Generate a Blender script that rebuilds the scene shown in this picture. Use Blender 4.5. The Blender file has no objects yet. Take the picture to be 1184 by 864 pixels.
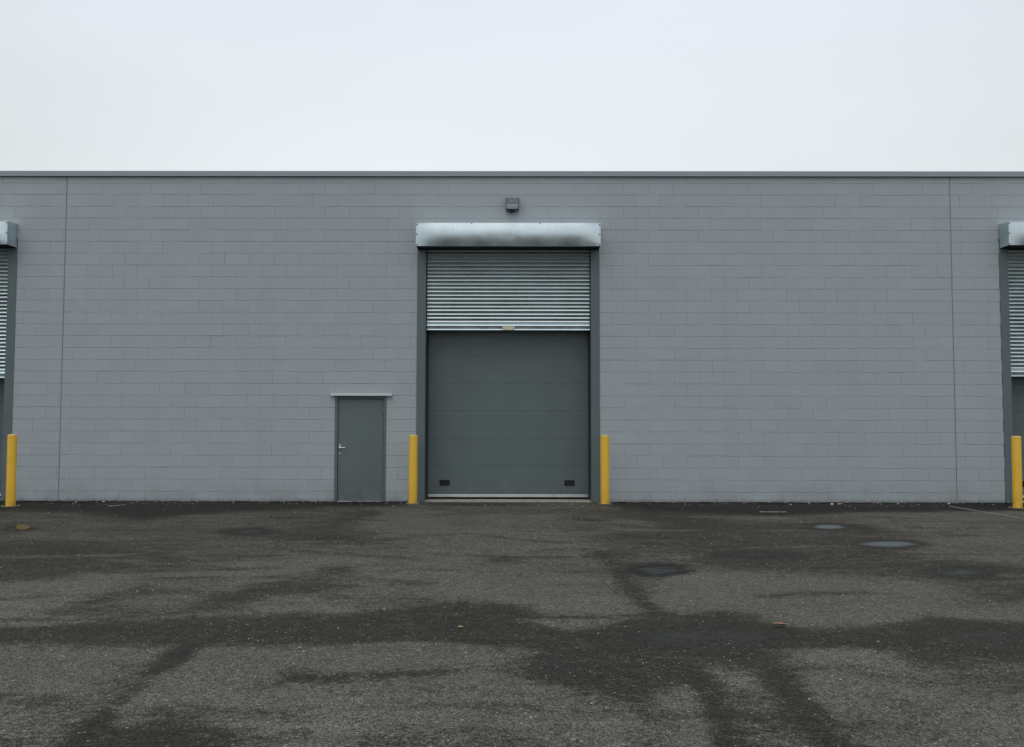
import bpy, bmesh, math, random
import numpy as np
random.seed(7)
R = math.radians
S = bpy.context.scene
COL = S.collection

# ------------------------------------------------------------------ helpers
def link(name, me, mat=None, parent=None, loc=None):
    o = bpy.data.objects.new(name, me)
    COL.objects.link(o)
    if mat is not None and me is not None:
        me.materials.append(mat)
    if parent is not None:
        o.parent = parent
    if loc is not None:
        o.location = loc
    return o

def tag(o, label=None, cat=None, group=None, kind=None):
    for k, v in (('label', label), ('category', cat), ('group', group), ('kind', kind)):
        if v:
            o[k] = v
    return o

def empty(name, loc=(0, 0, 0)):
    o = bpy.data.objects.new(name, None)
    o.empty_display_size = .2
    COL.objects.link(o)
    o.location = loc
    return o

class MB:
    """collects pieces of one mesh"""
    def __init__(self):
        self.bm = bmesh.new()
    def box(self, x0, x1, y0, y1, z0, z1, bev=0, seg=1):
        g = bmesh.ops.create_cube(self.bm, size=1)['verts']
        for v in g:
            v.co.x = (x0 + x1) / 2 + v.co.x * (x1 - x0)
            v.co.y = (y0 + y1) / 2 + v.co.y * (y1 - y0)
            v.co.z = (z0 + z1) / 2 + v.co.z * (z1 - z0)
        if bev:
            es = list({e for v in g for e in v.link_edges})
            bmesh.ops.bevel(self.bm, geom=es, offset=bev, segments=seg, affect='EDGES', profile=.5)
        return self
    def faces(self, vs, fs):
        b = [self.bm.verts.new(v) for v in vs]
        for f in fs:
            try:
                self.bm.faces.new([b[i] for i in f])
            except ValueError:
                pass
        return self
    def grid(self, rows):
        """rows of points, all the same length"""
        n = len(rows[0])
        vs = [p for r in rows for p in r]
        fs = [(i * n + j, i * n + j + 1, (i + 1) * n + j + 1, (i + 1) * n + j)
              for i in range(len(rows) - 1) for j in range(n - 1)]
        return self.faces(vs, fs)
    def lathe(self, prof, c=(0, 0, 0), axis='Z', seg=28, cap=True):
        rows = []
        for r, h in prof:
            row = []
            for k in range(seg):
                a = 2 * math.pi * k / seg
                u, v = r * math.cos(a), r * math.sin(a)
                p = (u, v, h) if axis == 'Z' else (u, h, v) if axis == 'Y' else (h, u, v)
                row.append((c[0] + p[0], c[1] + p[1], c[2] + p[2]))
            rows.append(row)
        vs = [p for r in rows for p in r]
        fs = [(i * seg + j, i * seg + (j + 1) % seg, (i + 1) * seg + (j + 1) % seg, (i + 1) * seg + j)
              for i in range(len(rows) - 1) for j in range(seg)]
        if cap:
            fs += [tuple(range(seg)), tuple((len(rows) - 1) * seg + j for j in range(seg))]
        return self.faces(vs, fs)
    def extrude_x(self, prof, x0, x1, closed=True):
        """a (y,z) outline swept along x"""
        n = len(prof)
        vs = [(x0, y, z) for y, z in prof] + [(x1, y, z) for y, z in prof]
        fs = [(i, (i + 1) % n, n + (i + 1) % n, n + i) for i in range(n if closed else n - 1)]
        if closed:
            fs += [tuple(range(n)), tuple(range(2 * n - 1, n - 1, -1))]
        return self.faces(vs, fs)
    def build(self, name, mat, parent=None, smooth=None):
        bmesh.ops.recalc_face_normals(self.bm, faces=self.bm.faces)
        me = bpy.data.meshes.new(name)
        self.bm.to_mesh(me)
        self.bm.free()
        if smooth is not None:
            me.set_sharp_from_angle(angle=R(smooth))
            for p in me.polygons:
                p.use_smooth = True
        return link(name, me, mat, parent)

# ------------------------------------------------------------------ materials
class N:
    """short node builder"""
    def __init__(self, name):
        self.m = bpy.data.materials.new(name)
        self.m.use_nodes = True
        self.t = self.m.node_tree
        self.b = self.t.nodes['Principled BSDF']
        self._o = None
    def n(self, typ, inp=None, **kw):
        nd = self.t.nodes.new(typ)
        for k, v in kw.items():
            setattr(nd, k, v)
        for k, v in (inp or {}).items():
            if isinstance(v, bpy.types.NodeSocket):
                self.t.links.new(v, nd.inputs[k])
            else:
                nd.inputs[k].default_value = v
        return nd
    @property
    def obj(self):
        if not self._o:
            self._o = self.n('ShaderNodeTexCoord').outputs['Object']
        return self._o
    def mapped(self, scale=(1, 1, 1), loc=(0, 0, 0)):
        return self.n('ShaderNodeMapping', {'Vector': self.obj, 'Scale': scale, 'Location': loc}).outputs[0]
    def noise(self, scale, detail=3, rough=.55, vec=None, dist=0):
        return self.n('ShaderNodeTexNoise', {'Vector': vec or self.obj, 'Scale': scale, 'Detail': detail,
                                             'Roughness': rough, 'Distortion': dist}).outputs['Fac']
    def math(self, op, a, b=None, c=None, clamp=False):
        inp = {0: a}
        if b is not None: inp[1] = b
        if c is not None: inp[2] = c
        return self.n('ShaderNodeMath', inp, operation=op, use_clamp=clamp).outputs[0]
    def rng(self, v, a, b, c=0., d=1., smooth=False):
        return self.n('ShaderNodeMapRange', {'Value': v, 'From Min': a, 'From Max': b, 'To Min': c, 'To Max': d},
                      interpolation_type='SMOOTHSTEP' if smooth else 'LINEAR').outputs[0]
    def mix(self, f, a, b, blend='MIX'):
        nd = self.n('ShaderNodeMix', data_type='RGBA', blend_type=blend)
        for i, v in ((0, f), (6, a), (7, b)):
            if isinstance(v, bpy.types.NodeSocket):
                self.t.links.new(v, nd.inputs[i])
            else:
                nd.inputs[i].default_value = v if i == 0 else (*v, 1)
        return nd.outputs[2]
    def bump(self, h, strength, dist):
        return self.n('ShaderNodeBump', {'Height': h, 'Strength': strength, 'Distance': dist}).outputs[0]
    def set(self, **kw):
        for k, v in kw.items():
            k = k.replace('_', ' ')
            if isinstance(v, bpy.types.NodeSocket):
                self.t.links.new(v, self.b.inputs[k])
            else:
                self.b.inputs[k].default_value = (*v, 1) if isinstance(v, tuple) and len(v) == 3 else v
        return self.m

def paint(name, col, rough=.45, var=.08, dirt=None, dirt_h=.35, spec=.4, bump=.0006, bscale=35):
    """old sprayed or brushed paint: faint tone drift, fine surface wave, splash dirt low down"""
    a = N(name)
    k = a.noise(1.7, 4)
    k2 = a.noise(14, 4, .65)
    c = a.mix(a.rng(k, .3, .7), tuple(x * (1 - var) for x in col), tuple(x * (1 + var) for x in col))
    c = a.mix(a.rng(k2, .55, .8, 0, .25), c, tuple(x * .72 for x in col))
    if dirt:
        z = a.n('ShaderNodeSeparateXYZ', {0: a.obj}).outputs[2]
        f = a.math('MULTIPLY', a.rng(z, dirt_h, 0, 0, 1, True), a.rng(a.noise(6, 5, .6, a.mapped((1, 1, .5))), .35, .7))
        c = a.mix(a.math('MULTIPLY', f, .55), c, dirt)
    a.set(Base_Color=c, Roughness=a.rng(k2, .2, .8, rough - .07, rough + .1), Specular_IOR_Level=spec,
          Normal=a.bump(a.noise(bscale, 3), .5, bump))
    return a.m

def metal(name, col, rough, spangle=True, var=.15):
    a = N(name)
    k = a.noise(3, 4)
    c = a.mix(a.rng(k, .3, .7), tuple(x * (1 - var) for x in col), tuple(min(1, x * (1 + var * .6)) for x in col))
    if spangle:
        v = a.n('ShaderNodeTexVoronoi', {'Vector': a.obj, 'Scale': 45.}).outputs['Color']
        s = a.n('ShaderNodeSeparateColor', {0: v}).outputs[0]
        c = a.mix(a.rng(s, 0, 1, 0, .16), c, tuple(x * .6 for x in col))
    st = a.noise(2.2, 5, .6, a.mapped((5, 1, .6)))
    c = a.mix(a.rng(st, .55, .78, 0, .14), c, tuple(x * .55 for x in col))
    a.set(Base_Color=c, Metallic=1., Roughness=a.rng(k, .25, .75, rough - .06, rough + .1))
    return a.m

M = {}
M['jamb'] = paint('jamb_paint', (.112, .147, .150), .5, .06, (.09, .085, .07))
M['door'] = paint('door_paint', (.122, .155, .157), .42, .05, (.085, .08, .065), .5)
M['section'] = paint('sectional_door_paint', (.114, .149, .151), .38, .05, (.075, .075, .065), .55)
M['coping'] = paint('coping_paint', (.30, .345, .365), .45, .04)
M['galv'] = metal('galvanised_sheet', (.645, .745, .775), .40)
M['slat'] = metal('galvanised_slat', (.52, .60, .615), .33, False, .08)
M['steel'] = metal('satin_steel', (.72, .74, .74), .3, False)
M['dullsteel'] = metal('dull_aluminium', (.62, .64, .63), .5, False)
def flat(name, col, rough=.6, spec=.4, metallic=0.):
    a = N(name)
    k = a.noise(30, 4)
    c = a.mix(k, tuple(x * .75 for x in col), tuple(x * 1.2 for x in col))
    return a.set(Base_Color=c, Roughness=rough, Specular_IOR_Level=spec, Metallic=metallic)
M['black'] = flat('black_plastic', (.008, .009, .010), .5)
M['rubber'] = flat('black_rubber', (.006, .006, .006), .8, .2)
M['darkmetal'] = flat('dark_channel', (.03, .036, .04), .6)
M['plate'] = flat('cream_plate', (.66, .66, .46), .5)
M['ink'] = flat('plate_ink', (.12, .12, .09), .6)
M['soffit_shade'] = flat('hood_soffit_shade', (.022, .028, .03), .7, .2)  # near-black colour standing in for the shade under the hood
M['screw'] = flat('screw_steel', (.12, .14, .145), .5)
M['lamp_body'] = paint('lamp_housing_paint', (.105, .135, .137), .4, .1)
M['drip'] = flat('drip_cap_zinc', (.50, .54, .545), .45, .5)
M['hinge'] = metal('hinge_steel', (.20, .23, .24), .5, False)
M['lens'] = flat('prismatic_lens', (.30, .34, .335), .18, .5)
M['seal'] = flat('joint_sealant', (.235, .275, .30), .8, .2)
M['leaf'] = flat('dead_leaf', (.50, .27, .16), .7)
M['yellowleaf'] = flat('dry_leaf', (.36, .28, .12), .7)
M['paper'] = flat('weathered_paper', (.55, .53, .50), .8)
M['stone'] = flat('light_chipping', (.34, .33, .31), .85, .2)
M['roof'] = flat('roof_felt', (.10, .10, .10), .9, .2)

def concrete():
    a = N('threshold_concrete')
    k = a.noise(8, 6, .65)
    k2 = a.noise(60, 3)
    c = a.mix(a.rng(k, .3, .7), (.27, .265, .235), (.42, .41, .37))
    c = a.mix(a.rng(k2, .6, .75, 0, .5), c, (.12, .115, .10))
    return a.set(Base_Color=c, Roughness=.85, Specular_IOR_Level=.25, Normal=a.bump(k2, .5, .004))
M['concrete'] = concrete()

def bollard_paint():
    a = N('yellow_bollard_paint')
    k = a.noise(5, 5, .6)
    z = a.n('ShaderNodeSeparateXYZ', {0: a.obj}).outputs[2]
    c = a.mix(a.rng(k, .3, .7), (.80, .475, .040), (.90, .545, .052))
    chips = a.rng(a.noise(38, 4, .6), .66, .70)
    low = a.math('MULTIPLY', a.rng(z, .3, 0, 0, 1, True), a.rng(a.noise(11, 5, .6), .40, .65))
    c = a.mix(a.math('MULTIPLY', low, .5), c, (.16, .11, .04))
    c = a.mix(a.math('MULTIPLY', chips, .55), c, (.35, .22, .05))
    drip = a.rng(a.noise(4, 4, .6, a.mapped((9, 9, .5))), .58, .72, 0, .25)
    c = a.mix(drip, c, (.40, .24, .035))
    return a.set(Base_Color=c, Roughness=a.rng(k, .3, .7, .38, .55), Specular_IOR_Level=.4, Normal=a.bump(a.noise(55, 3), .4, .001))
M['yellow'] = bollard_paint()
a = N('worn_cap_paint')
M['cap'] = a.set(Base_Color=a.mix(a.rng(a.noise(30, 4), .35, .6), (.74, .48, .07), (.66, .56, .32)), Roughness=.6)
a = N('base_plate_paint')
M['plinth'] = a.set(Base_Color=a.mix(a.rng(a.noise(22, 5), .38, .6), (.30, .21, .06), (.17, .165, .145)), Roughness=.7)

def wall_material():
    a = N('painted_blockwork')
    big = a.noise(.22, 3, .5)
    mid = a.noise(1.3, 5, .6)
    fine = a.noise(26, 4, .6)
    c = a.mix(a.rng(big, .3, .7), (.388, .434, .447), (.379, .424, .452))      # bluer and greener passes of the roller
    c = a.mix(a.rng(mid, .3, .7, 0, .10), c, (.315, .342, .352))
    at = a.n('ShaderNodeAttribute', attribute_name='tone').outputs['Fac']
    c = a.mix(a.rng(at, 0, 1, 0, .14), c, (.295, .325, .345))
    # rain runs and splash-back
    run = a.rng(a.noise(1.2, 5, .62, a.mapped((1.6, 1, .13))), .55, .80, 0, .16)
    c = a.mix(run, c, (.235, .25, .255))
    z = a.n('ShaderNodeSeparateXYZ', {0: a.obj}).outputs[2]
    sp = a.math('MULTIPLY', a.rng(z, .55, 0, 0, 1, True), a.rng(a.noise(2.1, 6, .62), .36, .72, 0, .55))
    c = a.mix(sp, c, (.215, .22, .20))
    base_line = a.math('MULTIPLY', a.rng(z, .09, .0, 0, 1, True), a.rng(a.noise(14, 4), .35, .6, .2, .75))
    c = a.mix(base_line, c, (.13, .135, .13))
    pit = a.noise(75, 3, .6)
    h = a.math('ADD', a.math('MULTIPLY', fine, .5), pit)
    return a.set(Base_Color=c, Roughness=a.rng(fine, .3, .7, .62, .8), Specular_IOR_Level=.3, Normal=a.bump(h, .35, .004))
M['wall'] = wall_material()

def asphalt():
    a = N('asphalt')
    wet_a = a.n('ShaderNodeAttribute', attribute_name='wet').outputs['Fac']
    pud_a = a.n('ShaderNodeAttribute', attribute_name='puddle').outputs['Fac']
    n1 = a.noise(1.1, 6, .62, dist=.4)
    n2 = a.noise(9, 5, .6)
    n3 = a.noise(45, 3, .6)
    # ragged creep of the damp between the stones
    vo = a.n('ShaderNodeTexVoronoi', {'Vector': a.obj, 'Scale': 165., 'Randomness': 1.})
    cell = a.n('ShaderNodeSeparateColor', {0: vo.outputs['Color']})
    n4 = a.noise(3.2, 6, .66, a.mapped((.75, 2.0, 1)), .6)
    n5 = a.noise(22, 4, .65)
    w = wet_a
    for nn, am in ((n1, .60), (n4, 1.0), (n2, 1.15), (n5, 1.2), (n3, .8), (cell.outputs[1], .55)):
        w = a.math('ADD', w, a.math('MULTIPLY', a.math('SUBTRACT', nn, .5), am))
    wet = a.rng(w, .20, .80, 0, 1)
    p = a.math('ADD', pud_a, a.math('MULTIPLY', a.math('SUBTRACT', n4, .5), .9))
    p = a.math('ADD', p, a.math('MULTIPLY', a.math('SUBTRACT', n5, .5), .35))
    pud = a.rng(p, .22, .78, 0, 1, True)
    # aggregate
    vo2 = a.n('ShaderNodeTexVoronoi', {'Vector': a.obj, 'Scale': 42., 'Randomness': 1.})
    cell2 = a.n('ShaderNodeSeparateColor', {0: vo2.outputs['Color']})
    dry = a.mix(a.rng(a.noise(.55, 5, .6), .3, .7), (.108, .103, .089), (.143, .136, .117))
    dark = a.mix(a.rng(n1, .3, .7), (.0270, .0255, .0196), (.0375, .0355, .0275))
    c = a.mix(wet, dry, dark)
    c = a.mix(a.rng(w, 1.15, 1.75), c, (.0145, .014, .0115))
    tone = a.rng(cell.outputs[0], 0, 1, .22, 1.85)
    tone = a.math('MULTIPLY', tone, a.rng(cell2.outputs[1], 0, 1, .8, 1.22))
    hs = a.n('ShaderNodeHueSaturation', {'Color': c, 'Value': tone}).outputs[0]
    chip = a.math('MULTIPLY', a.math('GREATER_THAN', cell2.outputs[0], .966), a.rng(vo2.outputs['Distance'], .36, .24))
    chip = a.math('MULTIPLY', chip, a.rng(wet, 0, 1, .8, .55))
    c = a.mix(chip, hs, (.44, .43, .39))
    c = a.mix(pud, c, (.016, .017, .018))
    h = a.math('MULTIPLY', vo.outputs['Distance'], -1.)
    h = a.math('ADD', h, a.math('MULTIPLY', n3, .6))
    st = a.math('SUBTRACT', 1., a.math('MULTIPLY', pud, .985))
    bump = a.n('ShaderNodeBump', {'Height': h, 'Strength': a.math('MULTIPLY', st, a.rng(wet, 0, 1, .75, .6)), 'Distance': .007}).outputs[0]
    rough = a.rng(wet, 0, 1, .95, .62)
    rough = a.n('ShaderNodeMix', {0: pud, 2: rough, 3: .09}, data_type='FLOAT').outputs[0]
    spec = a.rng(wet, 0, 1, .06, .07)
    spec = a.n('ShaderNodeMix', {0: pud, 2: spec, 3: a.rng(pud_a, .35, 1, .04, .36)}, data_type='FLOAT').outputs[0]
    return a.set(Base_Color=c, Roughness=rough, Specular_IOR_Level=spec, Normal=bump)
M['asphalt'] = asphalt()
def worn_paint(name, col, thr):
    a = N(name)
    f = a.rng(a.noise(16, 5, .65), thr - .06, thr + .06)
    return a.set(Base_Color=a.mix(f, (.06, .058, .052), col), Roughness=.85, Specular_IOR_Level=.15)
M['line'] = worn_paint('worn_line_paint', (.30, .29, .26), .47)
M['mustard'] = worn_paint('mustard_spill', (.16, .105, .022), .45)

# ------------------------------------------------------------------ ground
# wet and dry patches and standing water, outlines in metres on the ground: kind, value, softness, (half width,) points
WET = [
 ('p',0.55,0.6,[(-10.7,-1.51),(-3.9,-2.14),(-2.29,-9.08),(-3.61,-8.74),(-5.25,-7.14),(-6.97,-7.74)]),
 ('p',0.28,0.6,[(-2.13,-3.83),(1.11,-2.39),(1.09,-8.27),(1.11,-10.79),(1.1,-11.87),(-0.1,-11.49),(-0.69,-11.28),(-1.48,-8.32)]),
 ('p',0.12,0.5,[(-0.73,-10.82),(-0.13,-10.4),(0.9,-10.59),(1.05,-11.67),(1.09,-12.12),(0.44,-12.2),(0.32,-11.91),(-0.24,-11.45),(-0.66,-11.53)]),
 ('p',0.12,0.4,[(-5.09,-10.88),(-4.07,-10.07),(-3.63,-9.57),(-3.35,-10.17),(-3.23,-10.95),(-3.25,-11.53),(-3.39,-11.93),(-3.57,-12.11),(-4.31,-12.2)]),
 ('p',0.22,0.4,[(-2.72,-11.99),(-2.77,-11.18),(-2.7,-10.44),(-2.71,-9.56),(-2.35,-9.22),(-2.01,-9.55),(-2.06,-10.43),(-2.2,-11.08),(-2.3,-11.72),(-2.46,-12.06)]),
 ('p',0.15,0.25,[(-1.87,-11.91),(-1.83,-11.38),(-1.62,-11.38),(-1.36,-11.59),(-1.03,-11.9),(-1.21,-12.05),(-1.66,-12.09)]),
 ('p',0.3,0.4,[(-1.95,-9.42),(-1.48,-8.32),(-1.01,-9.06),(-0.83,-11.28),(-1.27,-11.29)]),
 ('p',0.8,0.4,[(-7.08,-7.56),(-5.68,-7.05),(-4.0,-8.6),(-3.28,-9.44),(-3.69,-9.76),(-4.06,-9.89),(-4.31,-10.35),(-5.18,-10.74)]),
 ('p',0.78,0.25,[(-3.47,-12.18),(-3.39,-11.61),(-3.22,-10.65),(-3.05,-10.95),(-3.13,-11.73),(-2.63,-11.96),(-2.47,-12.14),(-3.06,-12.21)]),
 ('p',0.8,0.25,[(-2.44,-12.14),(-2.42,-11.22),(-2.21,-10.79),(-1.74,-10.42),(-1.36,-10.68),(-1.73,-11.02),(-1.9,-11.38),(-1.95,-11.95)]),
 ('p',0.7,0.3,[(-1.24,-11.46),(-0.91,-11.28),(-0.53,-11.45),(-0.85,-11.74),(-1.05,-11.78)]),
 ('p',0.14,0.2,[(-0.8,-12.15),(-0.72,-11.93),(-0.49,-11.85),(-0.44,-12.07),(-0.6,-12.18)]),
 ('p',0.3,0.6,[(5.77,-1.88),(9.85,-3.55),(6.7,-8.78),(5.21,-8.95),(5.17,-8.19),(5.22,-6.52),(5.63,-3.65)]),
 ('p',0.72,0.5,[(1.75,-1.99),(3.53,-3.7),(5.11,-3.97),(5.03,-6.08),(4.77,-8.2),(5.19,-8.81),(6.14,-9.72),(5.26,-11.19),(3.81,-11.51),(4.09,-10.33),(3.57,-10.34),(3.11,-10.13),(2.67,-9.9),(2.3,-9.0),(2.18,-5.42)]),
 ('p',0.85,0.3,[(2.25,-8.25),(3.36,-7.98),(3.36,-8.98),(2.6,-9.47),(2.3,-9.0)]),
 ('p',0.1,0.4,[(1.71,-10.53),(2.44,-10.14),(3.05,-10.29),(3.63,-10.39),(3.88,-10.94),(3.67,-11.51),(3.09,-11.91),(2.5,-12.51),(2.14,-12.45),(1.95,-11.93),(1.43,-11.78)]),
 ('p',0.15,0.3,[(3.68,-11.94),(5.03,-11.58),(4.5,-12.45),(3.67,-12.23)]),
 ('p',1.35,0.5,[(-11.21,-0.65),(-8.65,-0.81),(-3.51,-0.2),(-3.3,-1.31),(-5.0,-2.54),(-5.82,-3.92),(-7.22,-2.6),(-10.45,-1.92)]),
 ('p',1.5,0.5,[(1.88,-0.51),(11.42,-0.92),(10.92,-1.75),(5.95,-2.26),(4.54,-3.01),(2.62,-2.35)]),
 ('p',0.75,0.4,[(-2.95,-6.25),(-2.68,-4.73),(-2.57,-2.1),(-2.18,-2.47),(-2.31,-4.86),(-2.6,-6.24)]),
 ('p',0.7,0.3,[(-1.96,-7.07),(-1.18,-6.43),(-1.11,-6.85),(-1.73,-7.36)]),
 ('l',0.7,0.2,0.1,[(-1.78,-8.32),(-0.94,-8.84)]),
 ('p',0.85,0.15,[(-1.42,-9.79),(-1.42,-9.91),(-1.46,-10.0),(-1.54,-10.05),(-1.63,-10.05),(-1.72,-10.0),(-1.8,-9.91),(-1.84,-9.79),(-1.85,-9.67),(-1.81,-9.57),(-1.73,-9.52),(-1.63,-9.52),(-1.53,-9.57),(-1.46,-9.67)]),
 ('p',0.8,0.2,[(0.21,-8.9),(0.19,-9.0),(0.14,-9.08),(0.05,-9.12),(-0.03,-9.12),(-0.12,-9.08),(-0.18,-9.0),(-0.2,-8.9),(-0.18,-8.8),(-0.13,-8.72),(-0.04,-8.67),(0.05,-8.67),(0.13,-8.71),(0.19,-8.79)]),
 ('l',0.7,0.2,0.08,[(0.4,-8.12),(1.24,-7.67)]),
 ('l',0.7,0.2,0.07,[(0.66,-9.81),(1.18,-9.74)]),
 ('l',0.65,0.15,0.06,[(0.58,-10.6),(0.97,-10.64)]),
 ('l',0.7,0.25,0.15,[(1.05,-3.43),(1.97,-5.17)]),
 ('l',0.7,0.3,0.12,[(1.22,-6.6),(1.77,-7.19)]),
 ('p',0.85,0.4,[(2.32,-2.35),(3.07,-2.34),(3.06,-4.02),(2.72,-5.15),(2.45,-4.47)]),
 ('l',0.7,0.25,0.1,[(6.0,-4.81),(6.19,-5.58),(6.85,-5.06)]),
 ('l',0.92,0.12,0.1,[(1.14,-8.1),(1.2,-9.16),(1.2,-10.1),(1.2,-11.47),(1.26,-12.16)]),
 ('l',0.65,0.15,0.1,[(1.4,-7.93),(1.4,-9.36),(1.33,-10.58)]),
 ('p',0.95,0.09,[(-4.0,-12.72),(-3.02,-12.45),(-2.38,-12.31),(-1.82,-12.23),(-1.51,-12.01),(-1.13,-12.12),(-0.7,-11.81),(-0.48,-11.57),(-0.2,-11.49),(0.19,-11.68),(0.31,-12.03),(0.44,-12.34),(0.75,-12.4),(0.92,-12.33),(1.1,-12.12),(1.31,-12.08),(1.52,-12.01),(1.85,-11.86),(2.01,-12.18),(2.08,-12.51),(2.35,-12.54),(2.73,-12.5),(3.22,-12.06),(3.49,-12.2),(4.41,-12.61),(3.68,-13.82),(2.97,-13.6),(2.56,-13.72),(2.57,-13.42),(2.38,-13.35),(1.99,-13.36),(1.9,-13.77),(2.03,-13.68),(1.74,-14.14),(1.62,-14.14),(1.55,-13.84),(1.37,-13.84),(1.12,-14.24),(0.94,-14.33),(0.86,-14.63),(0.91,-14.96),(0.81,-15.86),(0.7,-15.86),(0.75,-14.93),(0.68,-14.65),(0.59,-14.47),(0.41,-14.34),(0.27,-14.21),(0.12,-14.06),(0.02,-13.79),(0.14,-13.45),(-0.04,-13.23),(-1.49,-13.25),(-3.67,-13.27)]),
 ('l',0.8,0.1,0.02,[(-4.21,-12.37),(-2.67,-12.38)]),
 ('p',0.2,0.06,[(-4.13,-12.5),(-3.22,-12.42),(-2.96,-12.45),(-3.24,-12.64),(-4.02,-12.69)]),
 ('p',0.12,0.05,[(0.16,-12.26),(0.44,-12.24),(0.76,-12.28),(0.98,-12.36),(0.8,-12.56),(0.52,-12.69),(0.31,-12.54)]),
 ('p',0.15,0.06,[(-0.92,-13.19),(-0.73,-13.08),(-0.51,-13.05),(-0.39,-13.13),(-0.16,-13.18),(-0.66,-13.25)]),
 ('p',0.08,0.1,[(-3.65,-13.3),(-1.49,-13.27),(0.13,-13.3),(0.12,-13.45),(-0.02,-13.79),(0.11,-14.12),(0.27,-14.27),(0.58,-14.54),(0.67,-14.73),(0.74,-15.03),(0.69,-15.86),(-2.1,-15.88)]),
 ('p',0.08,0.1,[(0.87,-14.59),(0.96,-14.35),(1.07,-14.26),(1.14,-14.33),(1.17,-14.81),(1.04,-15.85),(0.82,-15.86),(0.89,-14.9)]),
 ('p',0.25,0.12,[(1.27,-13.78),(1.38,-13.95),(1.44,-14.5),(1.28,-15.85),(1.17,-15.85),(1.31,-14.69),(1.26,-14.14)]),
 ('p',0.1,0.1,[(1.86,-13.33),(2.17,-13.3),(2.55,-13.35),(2.52,-13.61),(2.59,-13.89),(2.73,-14.13),(3.37,-14.34),(2.47,-15.84),(1.5,-15.85),(1.68,-14.89),(1.71,-14.5),(1.76,-14.14),(1.98,-13.77)]),
 ('p',0.8,0.12,[(2.58,-13.42),(2.6,-13.99),(2.67,-14.28),(3.36,-14.36),(3.72,-13.75),(2.8,-13.63)]),
 ('p',0.65,0.15,[(2.69,-13.83),(2.9,-13.76),(3.65,-13.88),(3.39,-14.3),(2.77,-14.24),(2.68,-14.01)]),
 ('l',0.7,0.15,0.06,[(1.87,-13.77),(2.11,-13.83),(2.26,-13.98),(2.43,-14.03)]),
 ('l',0.4,0.15,0.05,[(2.09,-14.23),(2.14,-14.52),(2.13,-14.88)]),
 ('l',1.05,0.07,0.085,[(1.19,-13.78),(1.22,-14.47),(1.04,-15.85)]),
 ('l',0.6,0.15,0.12,[(1.34,-14.33),(1.36,-14.81),(1.19,-15.85)]),
 ('l',1.05,0.09,0.1,[(1.64,-13.98),(1.6,-14.58),(1.58,-14.98),(1.6,-15.31)]),
 ('l',0.5,0.15,0.12,[(1.76,-14.95),(2.01,-15.08),(2.14,-15.23)]),
 ('l',1.25,0.08,0.085,[(-1.96,-13.25),(-1.94,-13.66),(-1.95,-14.12),(-1.93,-14.62),(-1.58,-15.88)]),
 ('l',0.5,0.15,0.1,[(-2.11,-13.82),(-1.99,-14.36),(-2.03,-14.7),(-2.04,-15.12)]),
 ('l',0.35,0.1,0.05,[(-1.91,-14.08),(-1.76,-13.94)]),
 ('p',1.0,0.09,[(-1.23,-14.23),(-1.21,-13.96),(-1.1,-13.85),(-0.95,-13.97),(-0.72,-13.93),(-0.48,-13.86),(-0.2,-13.84),(-0.31,-14.01),(-0.65,-14.09),(-0.87,-14.17),(-1.04,-14.17),(-1.14,-14.28)]),
 ('p',1.0,0.08,[(-1.58,-15.88),(-1.79,-15.07),(-1.63,-14.96),(-1.58,-14.69),(-1.51,-14.64),(-1.39,-14.78),(-1.3,-14.95),(-1.07,-15.11),(-0.72,-15.87)]),
 ('p',0.5,0.15,[(-0.19,-15.86),(-0.17,-15.0),(0.01,-14.91),(0.22,-15.07),(0.37,-15.18),(0.41,-15.86)]),
 ('p',0.4,0.15,[(-0.11,-14.6),(0.06,-14.39),(0.18,-14.59),(0.05,-14.77)]),
 ('p',0.55,0.12,[(-0.49,-15.87),(-0.47,-15.04),(-0.3,-15.11),(-0.26,-15.87)]),
 ('l',0.95,0.05,0.035,[(-0.07,-12.23),(0.44,-12.23),(0.83,-12.2),(1.17,-12.12)]),
 ('l',0.85,0.05,0.03,[(-4.2,-12.38),(-3.11,-12.39),(-2.68,-12.35)]),
 ('p',1.1,0.2,[(5.13,-5.01),(5.01,-5.26),(4.85,-5.46),(4.68,-5.58),(4.53,-5.58),(4.43,-5.47),(4.39,-5.28),(4.44,-5.02),(4.55,-4.76),(4.71,-4.53),(4.89,-4.41),(5.05,-4.4),(5.16,-4.52),(5.18,-4.74)]),
 ('p',1.1,0.2,[(5.3,-7.32),(5.16,-7.54),(4.95,-7.72),(4.72,-7.81),(4.51,-7.82),(4.35,-7.73),(4.28,-7.56),(4.31,-7.34),(4.43,-7.1),(4.64,-6.91),(4.89,-6.8),(5.12,-6.79),(5.28,-6.9),(5.34,-7.09)]),
 ('p',1.1,0.2,[(4.93,-9.74),(4.79,-9.95),(4.62,-10.12),(4.44,-10.2),(4.28,-10.21),(4.18,-10.12),(4.15,-9.96),(4.2,-9.76),(4.32,-9.54),(4.5,-9.36),(4.7,-9.25),(4.87,-9.25),(4.97,-9.35),(4.99,-9.53)]),
 ('p',1.1,0.2,[(-3.1,-5.9),(-3.08,-6.13),(-3.14,-6.32),(-3.27,-6.42),(-3.43,-6.42),(-3.61,-6.33),(-3.76,-6.15),(-3.86,-5.92),(-3.9,-5.68),(-3.85,-5.48),(-3.72,-5.36),(-3.54,-5.36),(-3.35,-5.47),(-3.2,-5.66)]),
 ('p',1.1,0.2,[(3.4,-8.39),(3.3,-8.56),(3.12,-8.69),(2.91,-8.77),(2.69,-8.77),(2.5,-8.7),(2.39,-8.57),(2.38,-8.4),(2.46,-8.23),(2.64,-8.08),(2.86,-8.0),(3.1,-7.99),(3.29,-8.07),(3.4,-8.21)]),
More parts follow.
